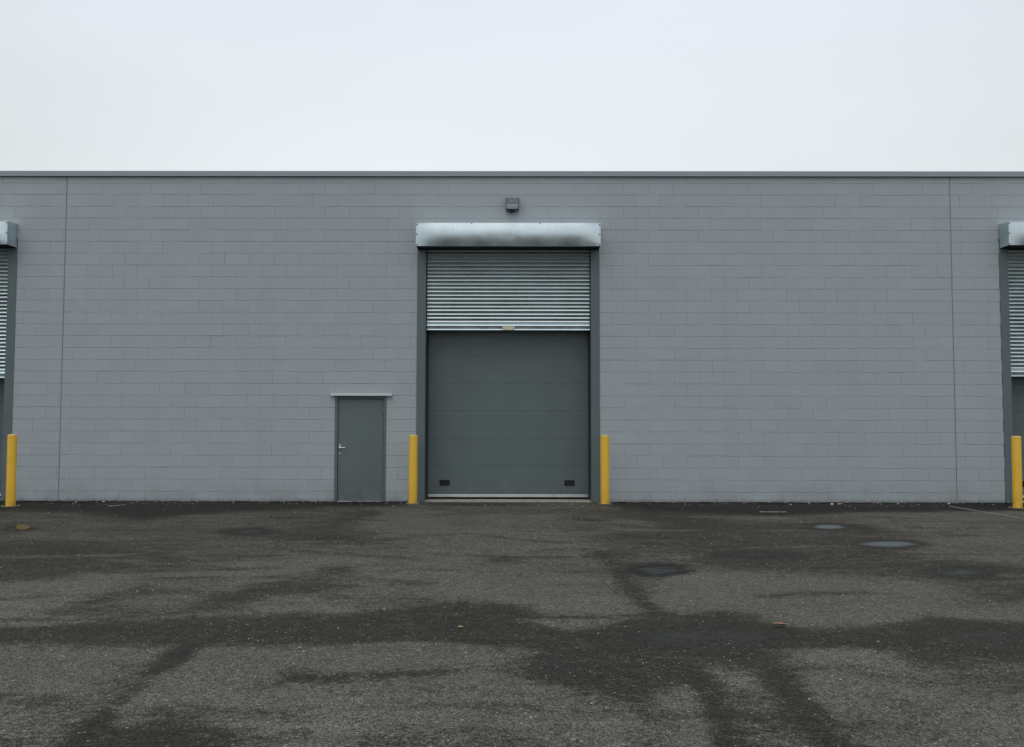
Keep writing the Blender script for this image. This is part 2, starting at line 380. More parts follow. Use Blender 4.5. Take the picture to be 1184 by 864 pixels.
 ('p',1.1,0.2,[(-6.66,-5.55),(-6.6,-5.71),(-6.62,-5.84),(-6.69,-5.91),(-6.8,-5.91),(-6.94,-5.85),(-7.08,-5.72),(-7.19,-5.56),(-7.25,-5.4),(-7.24,-5.26),(-7.17,-5.18),(-7.05,-5.18),(-6.9,-5.25),(-6.76,-5.39)]),
 ('p',1.75,0.14,[(1.9,-9.67),(1.84,-9.88),(1.73,-10.05),(1.6,-10.14),(1.47,-10.14),(1.36,-10.05),(1.3,-9.89),(1.29,-9.68),(1.35,-9.46),(1.46,-9.27),(1.6,-9.17),(1.74,-9.17),(1.85,-9.27),(1.91,-9.45)]),
 ('p',1.1,0.3,[(2.13,-12.93),(2.0,-13.12),(1.78,-13.27),(1.49,-13.35),(1.2,-13.35),(0.94,-13.28),(0.77,-13.14),(0.72,-12.95),(0.81,-12.75),(1.03,-12.57),(1.34,-12.47),(1.68,-12.47),(1.95,-12.56),(2.11,-12.73)]),
 ('p',1,0.3,[(5.06,-4.56),(5.4,-4.69),(5.43,-5.6),(4.92,-6.08),(4.94,-5.49)]),
 ('p',0.9,0.5,[(2.77,-2.34),(3.16,-2.7),(3.21,-4.6),(2.93,-5.4),(2.62,-5.41),(2.42,-3.72)]),
]
PUDDLE = [
 ('p',0.5,0.2,[(1.87,-9.67),(1.81,-9.84),(1.72,-9.98),(1.6,-10.05),(1.49,-10.06),(1.39,-9.99),(1.33,-9.85),(1.33,-9.68),(1.38,-9.5),(1.47,-9.35),(1.59,-9.27),(1.72,-9.26),(1.82,-9.35),(1.87,-9.49)]),
 ('p',1,0.25,[(5.04,-5.01),(4.96,-5.16),(4.85,-5.28),(4.73,-5.34),(4.62,-5.35),(4.54,-5.28),(4.51,-5.17),(4.53,-5.02),(4.6,-4.87),(4.71,-4.74),(4.83,-4.67),(4.95,-4.67),(5.03,-4.73),(5.06,-4.86)]),
 ('p',1,0.3,[(5.14,-7.27),(5.05,-7.41),(4.91,-7.52),(4.74,-7.59),(4.58,-7.59),(4.46,-7.53),(4.4,-7.43),(4.41,-7.29),(4.49,-7.14),(4.64,-7.02),(4.81,-6.96),(4.98,-6.95),(5.11,-7.02),(5.16,-7.13)]),
 ('p',0.66,0.4,[(4.82,-9.75),(4.73,-9.88),(4.62,-9.98),(4.49,-10.04),(4.38,-10.04),(4.3,-9.99),(4.27,-9.88),(4.3,-9.75),(4.38,-9.62),(4.5,-9.51),(4.64,-9.44),(4.76,-9.44),(4.84,-9.5),(4.86,-9.61)]),
 ('p',0.5,0.35,[(-3.2,-5.9),(-3.19,-6.07),(-3.23,-6.19),(-3.33,-6.27),(-3.45,-6.27),(-3.58,-6.2),(-3.7,-6.08),(-3.77,-5.92),(-3.79,-5.75),(-3.75,-5.61),(-3.65,-5.53),(-3.52,-5.53),(-3.38,-5.6),(-3.27,-5.74)]),
 ('p',0.45,0.4,[(3.25,-8.39),(3.18,-8.5),(3.05,-8.59),(2.88,-8.64),(2.71,-8.64),(2.57,-8.59),(2.48,-8.51),(2.46,-8.4),(2.53,-8.29),(2.66,-8.2),(2.83,-8.15),(3.01,-8.14),(3.15,-8.19),(3.24,-8.28)]),
 ('p',0.4,0.3,[(2.06,-12.93),(1.95,-13.1),(1.75,-13.23),(1.5,-13.3),(1.24,-13.31),(1.02,-13.24),(0.87,-13.11),(0.83,-12.95),(0.91,-12.77),(1.1,-12.62),(1.37,-12.53),(1.66,-12.53),(1.9,-12.61),(2.04,-12.76)]),
 ('p',0.42,0.3,[(3.7,-12.91),(3.58,-13.06),(3.42,-13.17),(3.23,-13.23),(3.05,-13.23),(2.92,-13.18),(2.86,-13.07),(2.88,-12.92),(2.98,-12.77),(3.15,-12.64),(3.35,-12.57),(3.55,-12.57),(3.68,-12.64),(3.74,-12.76)]),
 ('p',0.5,0.3,[(2.09,-1.68),(2.03,-1.82),(1.89,-1.92),(1.7,-1.98),(1.49,-1.99),(1.31,-1.94),(1.19,-1.84),(1.15,-1.71),(1.2,-1.58),(1.34,-1.47),(1.54,-1.4),(1.75,-1.39),(1.93,-1.45),(2.05,-1.55)]),
 ('p',0.35,0.2,[(0.7,-13.74),(0.65,-13.87),(0.56,-13.97),(0.44,-14.03),(0.31,-14.03),(0.19,-13.98),(0.11,-13.88),(0.08,-13.75),(0.11,-13.61),(0.2,-13.5),(0.33,-13.43),(0.47,-13.43),(0.6,-13.49),(0.68,-13.61)]),
 ('p',0.5,0.1,[(-6.7,-5.55),(-6.67,-5.66),(-6.69,-5.74),(-6.76,-5.79),(-6.85,-5.8),(-6.96,-5.75),(-7.07,-5.67),(-7.14,-5.56),(-7.18,-5.45),(-7.16,-5.36),(-7.1,-5.31),(-7.0,-5.31),(-6.88,-5.36),(-6.78,-5.44)]),
]
STAIN = [(-6.85,-5.36),(-6.79,-5.48),(-6.75,-5.59),(-6.74,-5.67),(-6.74,-5.72),(-6.76,-5.74),(-6.79,-5.72),(-6.85,-5.67),(-6.91,-5.59),(-6.98,-5.48),(-7.04,-5.37),(-7.09,-5.25),(-7.13,-5.14),(-7.16,-5.05),(-7.16,-4.99),(-7.14,-4.97),(-7.1,-4.99),(-7.05,-5.05),(-6.99,-5.13),(-6.92,-5.24)]


def vnoise(x, y, seed=0):
    rs = np.random.RandomState(seed)
    T = rs.rand(257, 257)
    xi = np.floor(x).astype(int); yi = np.floor(y).astype(int)
    fx = x - xi; fy = y - yi
    fx = fx * fx * (3 - 2 * fx); fy = fy * fy * (3 - 2 * fy)
    xi %= 256; yi %= 256
    return (T[xi, yi] * (1 - fx) + T[xi + 1, yi] * fx) * (1 - fy) + (T[xi, yi + 1] * (1 - fx) + T[xi + 1, yi + 1] * fx) * fy
def fbm(x, y, o=4, seed=0):
    s = 0; a = .5; t = 0
    for i in range(o):
        s = s + a * vnoise(x * 2 ** i + 37 * i, y * 2 ** i + 11 * i, seed + i); t += a; a *= .55
    return s / t
def seg_dist(px, py, pts, closed):
    d = np.full(px.shape, 1e9); inside = np.zeros(px.shape, bool)
    n = len(pts)
    for i in range(n if closed else n - 1):
        (ax, ay), (bx, by) = pts[i], pts[(i + 1) % n]
        dx, dy = bx - ax, by - ay
        t = np.clip(((px - ax) * dx + (py - ay) * dy) / (dx * dx + dy * dy + 1e-12), 0, 1)
        d = np.minimum(d, np.hypot(px - ax - t * dx, py - ay - t * dy))
        if closed and dy != 0:
            c = ((ay > py) != (by > py)) & (px < dx * (py - ay) / dy + ax)
            inside ^= c
    return np.where(inside, -d, d) if closed else d
def apply(field, feats, px, py):
    for q in feats:
        if q[0] == 'p':
            _, v, s, pts = q
            s = s * 2.1 if s < .13 else s
            sd = seg_dist(px, py, pts, True)
        else:
            _, v, s, hw, pts = q
            sd = seg_dist(px * .3 + X * .7, py * .3 + Y * .7, pts, False) - hw
        t = np.clip((s - sd) / (2 * s), 0, 1)
        t = t * t * (3 - 2 * t)
        field = field * (1 - t) + v * t
    return field

xs = np.concatenate([[-420, -260, -160, -100, -60, -40, -28, -20, -15], np.arange(-12, 12.001, .04), [15, 20, 28, 40, 60, 100, 160, 260, 420]])
ys = np.concatenate([[-420, -260, -160, -100, -70, -50, -38, -30, -24, -20, -18], np.arange(-16.4, -.22, .04), np.arange(-.2, .161, .02), [1, 5, 20, 60, 160, 420]])
X, Y = np.meshgrid(xs, ys)
wx = X + (fbm(X * .9, Y * .9, 4, 3) - .5) * .30 + (fbm(X * 4, Y * 4, 4, 13) - .5) * .22
wy = Y + (fbm(X * .9 + 50, Y * .9, 4, 5) - .5) * .15 + (fbm(X * 4 + 9, Y * 4, 4, 15) - .5) * .17
calm = np.where(Y < -11.3, .45, 1.0)
wx = X + (wx - X) * calm; wy = Y + (wy - Y) * calm
base = .44 + .10 * np.clip((-1.5 - X) / 2, -1, 1) + 1.15 * (fbm(X * .45, Y * .45, 5, 21) - .5) + .55 * (fbm(X * .9 + 7, Y * 2.2, 4, 25) - .5)
base = np.where(Y > -12, base, base - .08)
wet = apply(base, WET, wx, wy)
rs_ = np.random.RandomState(5)
def streaks(field, n, y0, y1, vals):
    for _ in range(n):                  # small drying streaks lying roughly along the drainage fall
        cx_, cy_ = rs_.uniform(-9, 9), rs_.uniform(y0, y1)
        L_ = rs_.uniform(.25, 1.3); an = rs_.normal(0, .22); hw_ = rs_.uniform(.02, .09)
        k_ = (np.abs(X - cx_) < 2) & (np.abs(Y - cy_) < 1.2)
        if not k_.any(): continue
        bend = rs_.normal(0, .12)
        pts = [(cx_ - L_ * math.cos(an), cy_ - L_ * math.sin(an)), (cx_, cy_ + bend), (cx_ + L_ * math.cos(an), cy_ + L_ * math.sin(an))]
        sd = seg_dist(wx[k_], wy[k_], pts, False) - hw_
        t = np.clip((.10 - sd) / .2, 0, 1) * rs_.uniform(.4, 1)
        field[k_] = field[k_] * (1 - t) + rs_.choice(vals) * t
    return field
keep = np.clip((wet - .85) / .1, 0, 1)
w0 = wet.copy()
wet = streaks(wet, 130, -10.5, -1.2, (.8, .75, .9, .15, .2))
wet = streaks(wet, 45, -15.5, -11, (.6, .5, .7))
wet = wet * (1 - keep) + w0 * keep
wet = wet + .45 * (fbm(X * .8 + 3, Y * 1.7, 5, 61) - .5) * np.clip(1.15 - np.abs(wet - .45) * 1.3, 0, 1)
puddle = apply(np.zeros(X.shape), PUDDLE, wx * .5 + X * .5, wy * .5 + Y * .5)
# raise wet along the foot of the wall, clear of the central door
wet = np.maximum(wet, np.clip(1.9 + (Y + .06) * 1.0 + (fbm(X * .6, Y * .6, 4, 31) - .5) * 2.6, 0, 1.9) * (Y > -3.2) * (np.abs(X) > 1.9))
Z = (fbm(X * .25, Y * .25, 3, 41) - .5) * .02 * np.clip((-Y) / 2, 0, 1)
near = np.clip((Y + .3) / .25, 0, 1)
Z = Z + near * (.004 + .020 * (fbm(X * 7, Y * 7, 3, 51) - .35)) * (np.abs(X) > 1.6)
Z = np.where(np.abs(X) > 12.5, Z * 0 + .0, Z)
Z = np.where(Y > .3, -.02, Z)
ny, nx = X.shape
me = bpy.data.meshes.new('asphalt_yard')
co = np.stack([X, Y, Z], -1).reshape(-1, 3).astype(np.float32)
idx = np.arange(ny * nx).reshape(ny, nx)
quads = np.stack([idx[:-1, :-1], idx[:-1, 1:], idx[1:, 1:], idx[1:, :-1]], -1).reshape(-1, 4)
me.vertices.add(len(co)); me.vertices.foreach_set('co', co.ravel())
me.loops.add(quads.size); me.loops.foreach_set('vertex_index', quads.ravel().astype(np.int32))
me.polygons.add(len(quads)); me.polygons.foreach_set('loop_start', np.arange(0, quads.size, 4, dtype=np.int32))
me.polygons.foreach_set('use_smooth', np.ones(len(quads), bool))
me.update(calc_edges=True)
for nm, arr in (('wet', wet), ('puddle', puddle)):
    at = me.attributes.new(nm, 'FLOAT', 'POINT')
    at.data.foreach_set('value', arr.ravel().astype(np.float32))
tag(link('ground', me, M['asphalt']), kind='structure')

def ground_sheet(name, pts, mat, z=.006, n=1):
    m = MB()
    top = [(x, y, z + .003) for x, y in pts]; bot = [(x, y, z - .012) for x, y in pts]
    k = len(pts)
    m.faces(top + bot, [tuple(range(k))] + [(i, (i + 1) % k, k + (i + 1) % k, k + i) for i in range(k)])
    return tag(m.build(name, mat), kind='structure')
def ragged(x0, y0, x1, y1, w, n=26, jit=.35):
    dx, dy = x1 - x0, y1 - y0; L = math.hypot(dx, dy); ux, uy = -dy / L, dx / L
    a_, b_ = [], []
    for i in range(n + 1):
        t = i / n; k = w / 2
        r1, r2 = k * (1 - jit * random.random()), k * (1 - jit * random.random())
        a_.append((x0 + dx * t + ux * r1, y0 + dy * t + uy * r1)); b_.append((x0 + dx * t - ux * r2, y0 + dy * t - uy * r2))
    return a_ + b_[::-1]
ground_sheet('painted_line', ragged(8.30, -.98, 8.36, -5.2, .06), M['line'])
ground_sheet('painted_line', ragged(4.40, -2.36, 4.86, -2.36, .16, 12), M['line'])
ground_sheet('painted_line', ragged(-7.33, -1.36, -7.19, -.98, .09, 8), M['line'])
ground_sheet('paint_stain', STAIN, M['mustard'])

# ------------------------------------------------------------------ warehouse
wh = empty('warehouse')
tag(wh, 'long grey painted concrete block warehouse with flat roofline and loading doors', 'warehouse')
CEN = (-11.68, 0.0, 11.63)
BOT = (2.44, 3.414, 2.50)              # how far down each shutter hangs
HZ = (.025, 0, .03)
TOP = 6.51
holes = [(c - 1.82, c + 1.82, -1, 5.25) for c in CEN] + [(-3.44, -2.416, -1, 2.088)]
def cut(r, hs):
    rs = [r]
    for hx0, hx1, hz0, hz1 in hs:
        out = []
        for x0, x1, z0, z1 in rs:
            if hx1 <= x0 or hx0 >= x1 or hz1 <= z0 or hz0 >= z1:
                out.append((x0, x1, z0, z1)); continue
            if hx0 > x0: out.append((x0, hx0, z0, z1))
            if hx1 < x1: out.append((hx1, x1, z0, z1))
            a0, a1 = max(x0, hx0), min(x1, hx1)
            if hz1 < z1: out.append((a0, a1, hz1, z1))
            if hz0 > z0: out.append((a0, a1, z0, hz0))
        rs = out
    return [q for q in rs if q[1] - q[0] > .012 and q[3] - q[2] > .012]
CH, BL, Z0 = .2376, .50, .198
def block_panel(xa, xb, phase):
    vs, fs, tones = [], [], []
    k = -1
    while True:
        z0 = Z0 + (k) * CH; z1 = z0 + CH
        k += 1
        if z0 >= TOP: break
        z0c, z1c = max(z0, -.03), min(z1, TOP)
        bed = random.uniform(.003, .0065)
        nb0 = int((xa - phase) / BL) - 2
        off = phase + (BL / 2 if k % 2 else 0)
        for i in range(nb0, nb0 + int((xb - xa) / BL) + 5):
            x0, x1 = max(xa, off + i * BL), min(xb, off + (i + 1) * BL)
            if x1 - x0 < .02: continue
            tone = random.random(); push = random.gauss(0, .0008)
            tx, tz = random.gauss(0, .0030), random.gauss(0, .0040)
            gl, gr = [random.choice((.0002, .0004, .0008, .0014, .0028)) for _ in '12']
            gb, gt = bed * random.choice((.2, .6, 1, 1.1)), bed * random.choice((.2, .6, 1, 1.1))
            for (a0, a1, b0, b1) in cut((x0, x1, z0c, z1c), holes):
                fx0 = a0 + (gl if a0 == x0 else 0); fx1 = a1 - (gr if a1 == x1 else 0)
                fz0 = b0 + (gb if b0 == z0 else 0); fz1 = b1 - (gt if b1 == z1 else 0)
                D = .0054
                def yy(x, z): return -D - push + (x - (a0 + a1) / 2) * tx + (z - (b0 + b1) / 2) * tz
                n = len(vs)
                vs += [(a0, 0.002, b0), (a1, 0.002, b0), (a1, 0.002, b1), (a0, 0.002, b1),
                       (fx0, yy(fx0, fz0), fz0), (fx1, yy(fx1, fz0), fz0), (fx1, yy(fx1, fz1), fz1), (fx0, yy(fx0, fz1), fz1)]
                fs += [(n + 4, n + 5, n + 6, n + 7), (n, n + 1, n + 5, n + 4), (n + 1, n + 2, n + 6, n + 5), (n + 2, n + 3, n + 7, n + 6), (n + 3, n, n + 4, n + 7)]
                tones += [tone] * 8
    nb = len(vs)
    for (a0, a1, b0, b1) in cut((xa, xb, -.2, TOP), holes):      # solid core behind the face
        n = len(vs)
        for y in (.006, .30):
            vs += [(a0, y, b0), (a1, y, b0), (a1, y, b1), (a0, y, b1)]
        fs += [(n, n + 1, n + 2, n + 3), (n + 7, n + 6, n + 5, n + 4), (n, n + 4, n + 5, n + 1), (n + 1, n + 5, n + 6, n + 2), (n + 2, n + 6, n + 7, n + 3), (n + 3, n + 7, n + 4, n)]
        tones += [.5] * 8
    me = bpy.data.meshes.new('block_wall')
    me.from_pydata(vs, [], fs)
    at = me.attributes.new('tone', 'FLOAT', 'POINT')
    at.data.foreach_set('value', tones)
    me.update()
    return link('block_wall', me, M['wall'], wh)
JL, JR, JW = -8.898, 8.856, .011
block_panel(-34, JL - JW, -8.95)
block_panel(JL + JW, JR - JW, -3.69)
block_panel(JR + JW, 34, 8.80)
for jx in (JL, JR):
    m = MB()
    m.extrude_x([(.004, 0), (.002, 0), (.002, 1), (.004, 1)], 0, 1) if False else None
    m.box(jx - JW + .0005, jx + JW - .0005, .001, .02, -.03, TOP - .002)
    m.build('movement_joint', M['seal'], wh)
m = MB()                              # folded metal coping with a drip edge
prof = [(-.058, TOP - .004), (-.062, TOP - .004), (-.062, TOP + .098), (-.050, TOP + .104), (.36, TOP + .112), (.372, TOP + .100), (.372, TOP - .03), (.366, TOP - .03), (.366, TOP + .02), (-.045, TOP + .012), (-.045, TOP + .004)]
m.extrude_x(prof, -34, 34)
m.build('coping', M['coping'], wh)
m = MB()
m.box(-33.9, 33.9, .31, 24, 5.95, 6.1)
m.build('roof', M['roof'], wh)
m = MB()
m.box(-33.69, 33.69, 23.7, 24, -.2, TOP - .01)
m.build('rear_wall', M['wall'], wh)
for x0, x1 in ((-34, -33.7), (33.7, 34)):
    m = MB(); m.box(x0, x1, .303, 24, -.2, TOP - .01); m.build('side_wall', M['wall'], wh)

def smooth01(t):
    t = max(0, min(1, t)); return t * t * (3 - 2 * t)

SCREW = []
for ci, c in enumerate(CEN):
    hz = HZ[ci]
    rnd = random.Random(40 + ci)
    HB, HT = 5.03 + hz, 5.488 + hz
    # ---- painted steel jambs
    for s in (-1, 1):
        m = MB()
        a0, a1 = sorted((c + s * 1.648, c + s * 1.822))
        m.box(a0, a1, -.022, .57, -.02, HB - .004, .006, 2)
        j = m.build('door_jamb', M['jamb'], wh)
        m = MB()
        b0, b1 = sorted((c + s * 1.6475, c + s * 1.634))
        m.box(b0, b1,   .075, .53, 0.0, HB, 0)
        m.build('guide_channel', M['darkmetal'], j)
    # ---- roller shutter: the curtain is the part, hood and bottom bar are its pieces
    zb = BOT[ci] + .122
    pitch = .0765
    nsl = int((5.2 - zb) / pitch)
    m = MB()
    NX = 14
    wob = [[rnd.gauss(0, .0012) for _ in range(NX + 1)] for _ in range(nsl + 1)]
    for k in range(nsl):
        rows = []
        tilt = rnd.gauss(0, .0012)
        for q in range(9):
            u = q / 8
            z = zb + (k + (0, .12, .25, .38, .49, .58, .72, .86, .99)[q]) * pitch
            y = (.126, .120, .1115, .103, .0965, .0965, .101, .108, .118)[q] + tilt * (u - .5) * 4
            rows.append([(c - 1.640 + 3.28 * i / NX, y + wob[k][i], z) for i in range(NX + 1)])
        m.grid(rows)
    rs = m.build('roller_shutter', M['slat'], wh, 175)
    # bottom bar: rolled upper edge, web, lower lip
    z = BOT[ci]
    m = MB()
    pr = [(.13, z + .126), (.092, z + .122), (.078, z + .108), (.074, z + .092), (.079, z + .080), (.084, z + .074),
          (.097, z + .026), (.094, z + .020), (.070, z + .013), (.067, z + .006), (.071, z), (.13, z)]
    m.extrude_x(pr, c - 1.632, c + 1.632)
    bb = m.build('bottom_bar', M['galv'], rs, 35)
    if ci == 1:
        m = MB()
        m.box(c - .115, c + .128, .056, .0615, z + .004, z + .078, .002)
        mp_ = m.build('maker_plate', M['plate'], rs)
        for xx in (-.085, .098):
            m = MB(); m.lathe([(.009, .0535), (.011, .057)], (c + xx, 0, z + .041), 'Y', 10)
            m.build('plate_rivet', M['ink'], rs)
    # hood
    m = MB()
    NXH, NZ = 72, 22
    hw = 1.812
    kink = rnd.uniform(.84, .9)
    dents = [(rnd.uniform(-1.6, 1.6), rnd.uniform(.15, .85), rnd.uniform(.12, .35), rnd.uniform(.1, .25), rnd.gauss(0, .0013)) for _ in range(14)]
    rows = []
    for i in range(NZ + 1):
        v = i / NZ
        row = []
        for k in range(NXH + 1):
            u = k / NXH
            xx = -hw + 2 * hw * u
            e = smooth01(u / .13) * smooth01((1 - u) / .12)
            low = .5 + .5 * math.sin(u * 5.3 + 1.1 + ci) * .25 + .45 * (u - .5)
            # sheet pillows out: leans back above, tucks under below
            bulge = .030 * math.sin(math.pi * min(1, v * .93 + .02)) ** 1.15
            tuck = .033 * (max(0, .54 + .12 * low - v) / .6) ** 2 * e
            y = -.392 - bulge * (.35 + .65 * e) + tuck * .95
            for dx, dv, sx, sv, am in dents:
                y += am * math.exp(-((xx - dx) / sx) ** 2 - ((v - dv) / sv) ** 2)
            y += .0035 * math.exp(-((xx - .05) / .07) ** 2 - ((v - .42) / .12) ** 2)
            if u > kink: y -= .018 * (u - kink) / (1 - kink) * max(0, 1 - abs(v - .15) / .55)
            y = min(y, -.345)
            if i == NZ or k in (0, NXH): y = -.395
            row.append((c + xx, y, HB + (HT - HB) * v))
        rows.append(row)
    m.grid(rows)
    x0, x1 = c - hw, c + hw
    yb = -.395
    m.faces([(x0, yb, HB), (x1, yb, HB), (x1, -.012, HB), (x0, -.012, HB), (x0, yb, HT), (x1, yb, HT), (x1, -.012, HT + .03), (x0, -.012, HT + .03)],
            [(4, 5, 6, 7), (0, 3, 7, 4), (1, 2, 6, 5)])
    hood = m.build('shutter_hood', M['galv'], rs, 40)
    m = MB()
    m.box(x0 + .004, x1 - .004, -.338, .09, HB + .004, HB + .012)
    m.build('hood_shade_sheet', M['soffit_shade'], rs)  # dark sheet across the open underside, painting its shade
    for s in (-1, 1):                 # end flanges folded over the front
        f0, f1 = sorted((c + s * (hw + .003), c + s * (hw - .022)))
        m = MB()
        m.box(f0, f1, -.410, -.399, HB + .002, HT - .002, .001)
        m.build('end_flange', M['galv'], rs)
    sp = [(s * (hw - .014), HB + (HT - HB) * zz, -.410) for s in (-1, 1) for zz in (.055, .5, .93)]
    sp += [(xx, HT - .012, -.395) for xx in (-.72, .62)]
    for xx, zz, yy in sp:
        if not SCREW:
            m = MB(); m.lathe([(.011, -.008), (.016, .002)], (0, 0, 0), 'Y', 10)
            q = m.build('hood_screw', M['screw'], rs); SCREW.append(q)
        else:
            q = SCREW[0].copy(); COL.objects.link(q); q.parent = rs
        q.location = (c + xx, yy, zz)
    # ---- insulated sectional door behind
    m = MB()
    seams = [.126, .708, 1.260, 1.816, 2.372, 2.928, 3.484, 4.04, 4.6]
    pr = []
    for a_, b_ in zip(seams[:-1], seams[1:]):
        pr += [(.5065, a_ + .001), (.5026, a_ + .004)]
        z = a_ + .045
        while z < b_ - .03:
            pr += [(.5026, z - .016), (.5030, z - .006), (.5030, z + .006), (.5026, z + .016)]
            z += .0915
        pr += [(.5026, b_ - .004), (.5065, b_ - .001)]
    pr += [(.5500, seams[-1]), (.5500, seams[0])]
    m.extrude_x(pr, c - 1.628, c + 1.628)
    sd = m.build('sectional_door', M['section'], wh, 25)
    m = MB(); m.box(c - 1.626, c + 1.626, .4880, .5450, .062, .122, .006, 2); m.build('bottom_rail', M['dullsteel'], sd)
    m = MB(); m.box(c - 1.624, c + 1.624, .5000, .5380, .018, .0605, .01, 2); m.build('bottom_seal', M['rubber'], sd)
    for hx in (-1.287, 1.241):
        m = MB()
        a0, a1, b0, b1 = c + hx - .101, c + hx + .101, .299, .408
        m.box(a0, a1, .4820, .4990, b0, b0 + .018, .003).box(a0, a1, .4820, .4990, b1 - .018, b1, .003)
        m.box(a0, a0 + .018, .4825, .4990, b0 + .0185, b1 - .0185).box(a1 - .018, a1, .4825, .4990, b0 + .0185, b1 - .0185)
        m.box(a0 + .019, a1 - .019, .4940, .4995, b0 + .019, b1 - .019)
        m.box(a0 + .035, a1 - .035, .4860, .4930, b0 + .022, b0 + .040, .003)
        m.build('lift_handle', M['black'], sd)
    m = MB(); m.box(c - 1.646, c + 1.646, -.035, .60, -.03, .022, .006, 2)
    m.build('threshold', M['concrete'], wh)

# ---- personnel door
m = MB()
m.box(-3.374, -2.476, .016, .06, .012, 2.028, .003)
pd = m.build('personnel_door', M['door'], wh)
m = MB()
for a0, a1 in ((-3.438, -3.380), (-2.470, -2.418)):
    m.box(a0, a1, -.014, .09, -.01, 2.086, .004)
m.box(-3.3795, -2.4705, -.014, .09, 2.034, 2.086, .004)
m.build('door_frame', M['jamb'], pd)
m = MB()
m.extrude_x([(-.010, 2.140), (-.014, 2.140), (-.018, 2.124), (-.088, 2.116), (-.090, 2.092), (-.086, 2.092), (-.084, 2.108), (-.012, 2.106)], -3.522, -2.302)
m.build('drip_cap', M['drip'], pd)
m = MB(); m.box(-3.372, -2.478, -.03, .09, -.012, .0095, .003); m.build('door_sill', M['dullsteel'], pd)
for zz in (1.845, .995, .255):
    m = MB()
    m.lathe([(.011, zz - .055), (.011, zz + .055)], (-2.473, -.003, 0), 'Z', 12)
    m.box(-2.492, -2.4745, .006, .0155, zz - .048, zz + .048)
    m.build('hinge', M['hinge'], pd)
m = MB()
m.box(-3.352, -3.318, .004, .0155, 1.075, 1.132, .004)         # upper rose
m.lathe([(.0115, -.052), (.0115, .006)], (-3.335, 0, 1.066), 'Y', 14)
m.lathe([(.020, .002), (.022, .0155)], (-3.335, 0, 1.066), 'Y', 16)
m.box(-3.350, -3.215, -.066, -.046, 1.054, 1.074, .008, 3)      # lever
m.build('door_handle', M['steel'], pd, 40)
m = MB()
m.lathe([(.020, .002), (.024, .0155)], (-3.333, 0, .945), 'Y', 18)
m.box(-3.342, -3.324, -.008, .006, .935, .985, .004)
m.build('lock_cylinder', M['dullsteel'], pd, 40)

# ------------------------------------------------------------------ wall lamp
lamp = empty('wall_light', (.078, -.008, 5.92))
tag(lamp, 'small dark boxy wall light fixed above the central roller shutter hood', 'wall light')
m = MB()
pr = [(0, -.128), (0, .140), (-.095, .140), (-.150, .022), (-.150, .008), (-.128, .008), (-.128, -.115), (-.100, -.128)]
m.extrude_x(pr, -.122, .122)
m.box(-.131, -.1225, -.158, .006, -.10, .147, .002).box(.1225, .131, -.158, .006, -.10, .147, .002)
m.box(-.120, .120, -.162, -.1505, .004, .024, .002)
m.build('lamp_housing', M['lamp_body'], lamp)
m = MB()
m.extrude_x([(-.1285, .004), (-.160, .002), (-.166, -.030), (-.158, -.098), (-.1285, -.106)], -.116, .116)
m.build('lamp_lens', M['lens'], lamp)
m = MB()
m.box(-.118, .118, -.160, -.129, -.122, -.107, .002)
m.lathe([(.030, -.163), (.052, -.150), (.055, -.1285)], (-.01, -.085, 0), 'Z', 18)
m.build('light_sensor', M['black'], lamp, 40)

# ------------------------------------------------------------------ bollards
def bollard_parts(root):
    m = MB()
    prof = [(.0845, 0.006)] + [(.0845, .2 * k) for k in range(1, 7)] + [(.0845, 1.300)]
    m.lathe(prof, seg=40)
    m.build('post', M['yellow'], root, 40)
    m = MB()
    m.lathe([(.0843, 1.3005), (.0835, 1.308), (.078, 1.316), (.060, 1.321), (.035, 1.324), (.005, 1.325)], seg=40)
    m.build('post_cap', M['cap'], root, 60)
    m = MB()
    m.box(-.125, .125, -.125, .125, -.02, .011, .003)
    for sx in (-1, 1):
        for sy in (-1, 1):
            m.lathe([(.012, .011), (.012, .024), (.007, .028)], (sx * .099, sy * .099, 0), 'Z', 6)
    m.build('base_plate', M['plinth'], root)
spots = [(-1.832, -.46, 'yellow steel bollard between the grey personnel door and the central roller door'),
         (1.876, -.48, 'yellow steel bollard at the right side of the central roller door'),
         (-9.145, -1.38, 'yellow steel bollard beside the left roller door, left of the vertical wall joint'),
         (9.39, -1.31, 'yellow steel bollard by the right roller door, next to the faint painted line')]
b0 = empty('bollard')
bollard_parts(b0)
parts = list(b0.children)
for i, (x, y, lab) in enumerate(spots):
    if i == 0:
        o = b0
    else:
        o = b0.copy(); COL.objects.link(o)
        for p in parts:
            q = p.copy(); COL.objects.link(q); q.parent = o
    o.location = (x, y, 0)
    o.rotation_euler = (R((0, .25, -.2, .3)[i]), R((.15, -.1, -.25, .2)[i]), R((4, 70, 200, 120)[i]) if 0 else 0)
    tag(o, lab, 'bollard', 'yellow bollards guarding the roller doors')

# ------------------------------------------------------------------ small litter
def leaf(name, loc, L, W, rz, mat, label, cat='leaf', curl=.25):
    m = MB()
    rows = []
    for i in range(9):
        t = i / 8
        w = W * math.sin(math.pi * min(1, t * .96 + .02)) ** .8 * (1 + .18 * math.sin(t * 19))
        rows.append([((t - .5) * L, s * w, .012 + L * curl * (t - .4) ** 2 + abs(s) * w * .5) for s in (-1, -.5, 0, .5, 1)])
    m.grid(rows)
    o = m.build(name, mat, None, 60)
    sm = o.modifiers.new('thickness', 'SOLIDIFY'); sm.thickness = .0012
    o.location = loc; o.rotation_euler = (R(6), 0, R(rz))
    return tag(o, label, cat)
leaf('fallen_leaf', (2.06, -12.54, .0), .115, .028, 172, M['leaf'], 'curled orange brown leaf on the wet asphalt right of the middle')
leaf('fallen_leaf', (-.23, -12.64, .0), .04, .013, 10, M['yellowleaf'], 'tiny dry yellowish leaf on the dark wet band of asphalt')
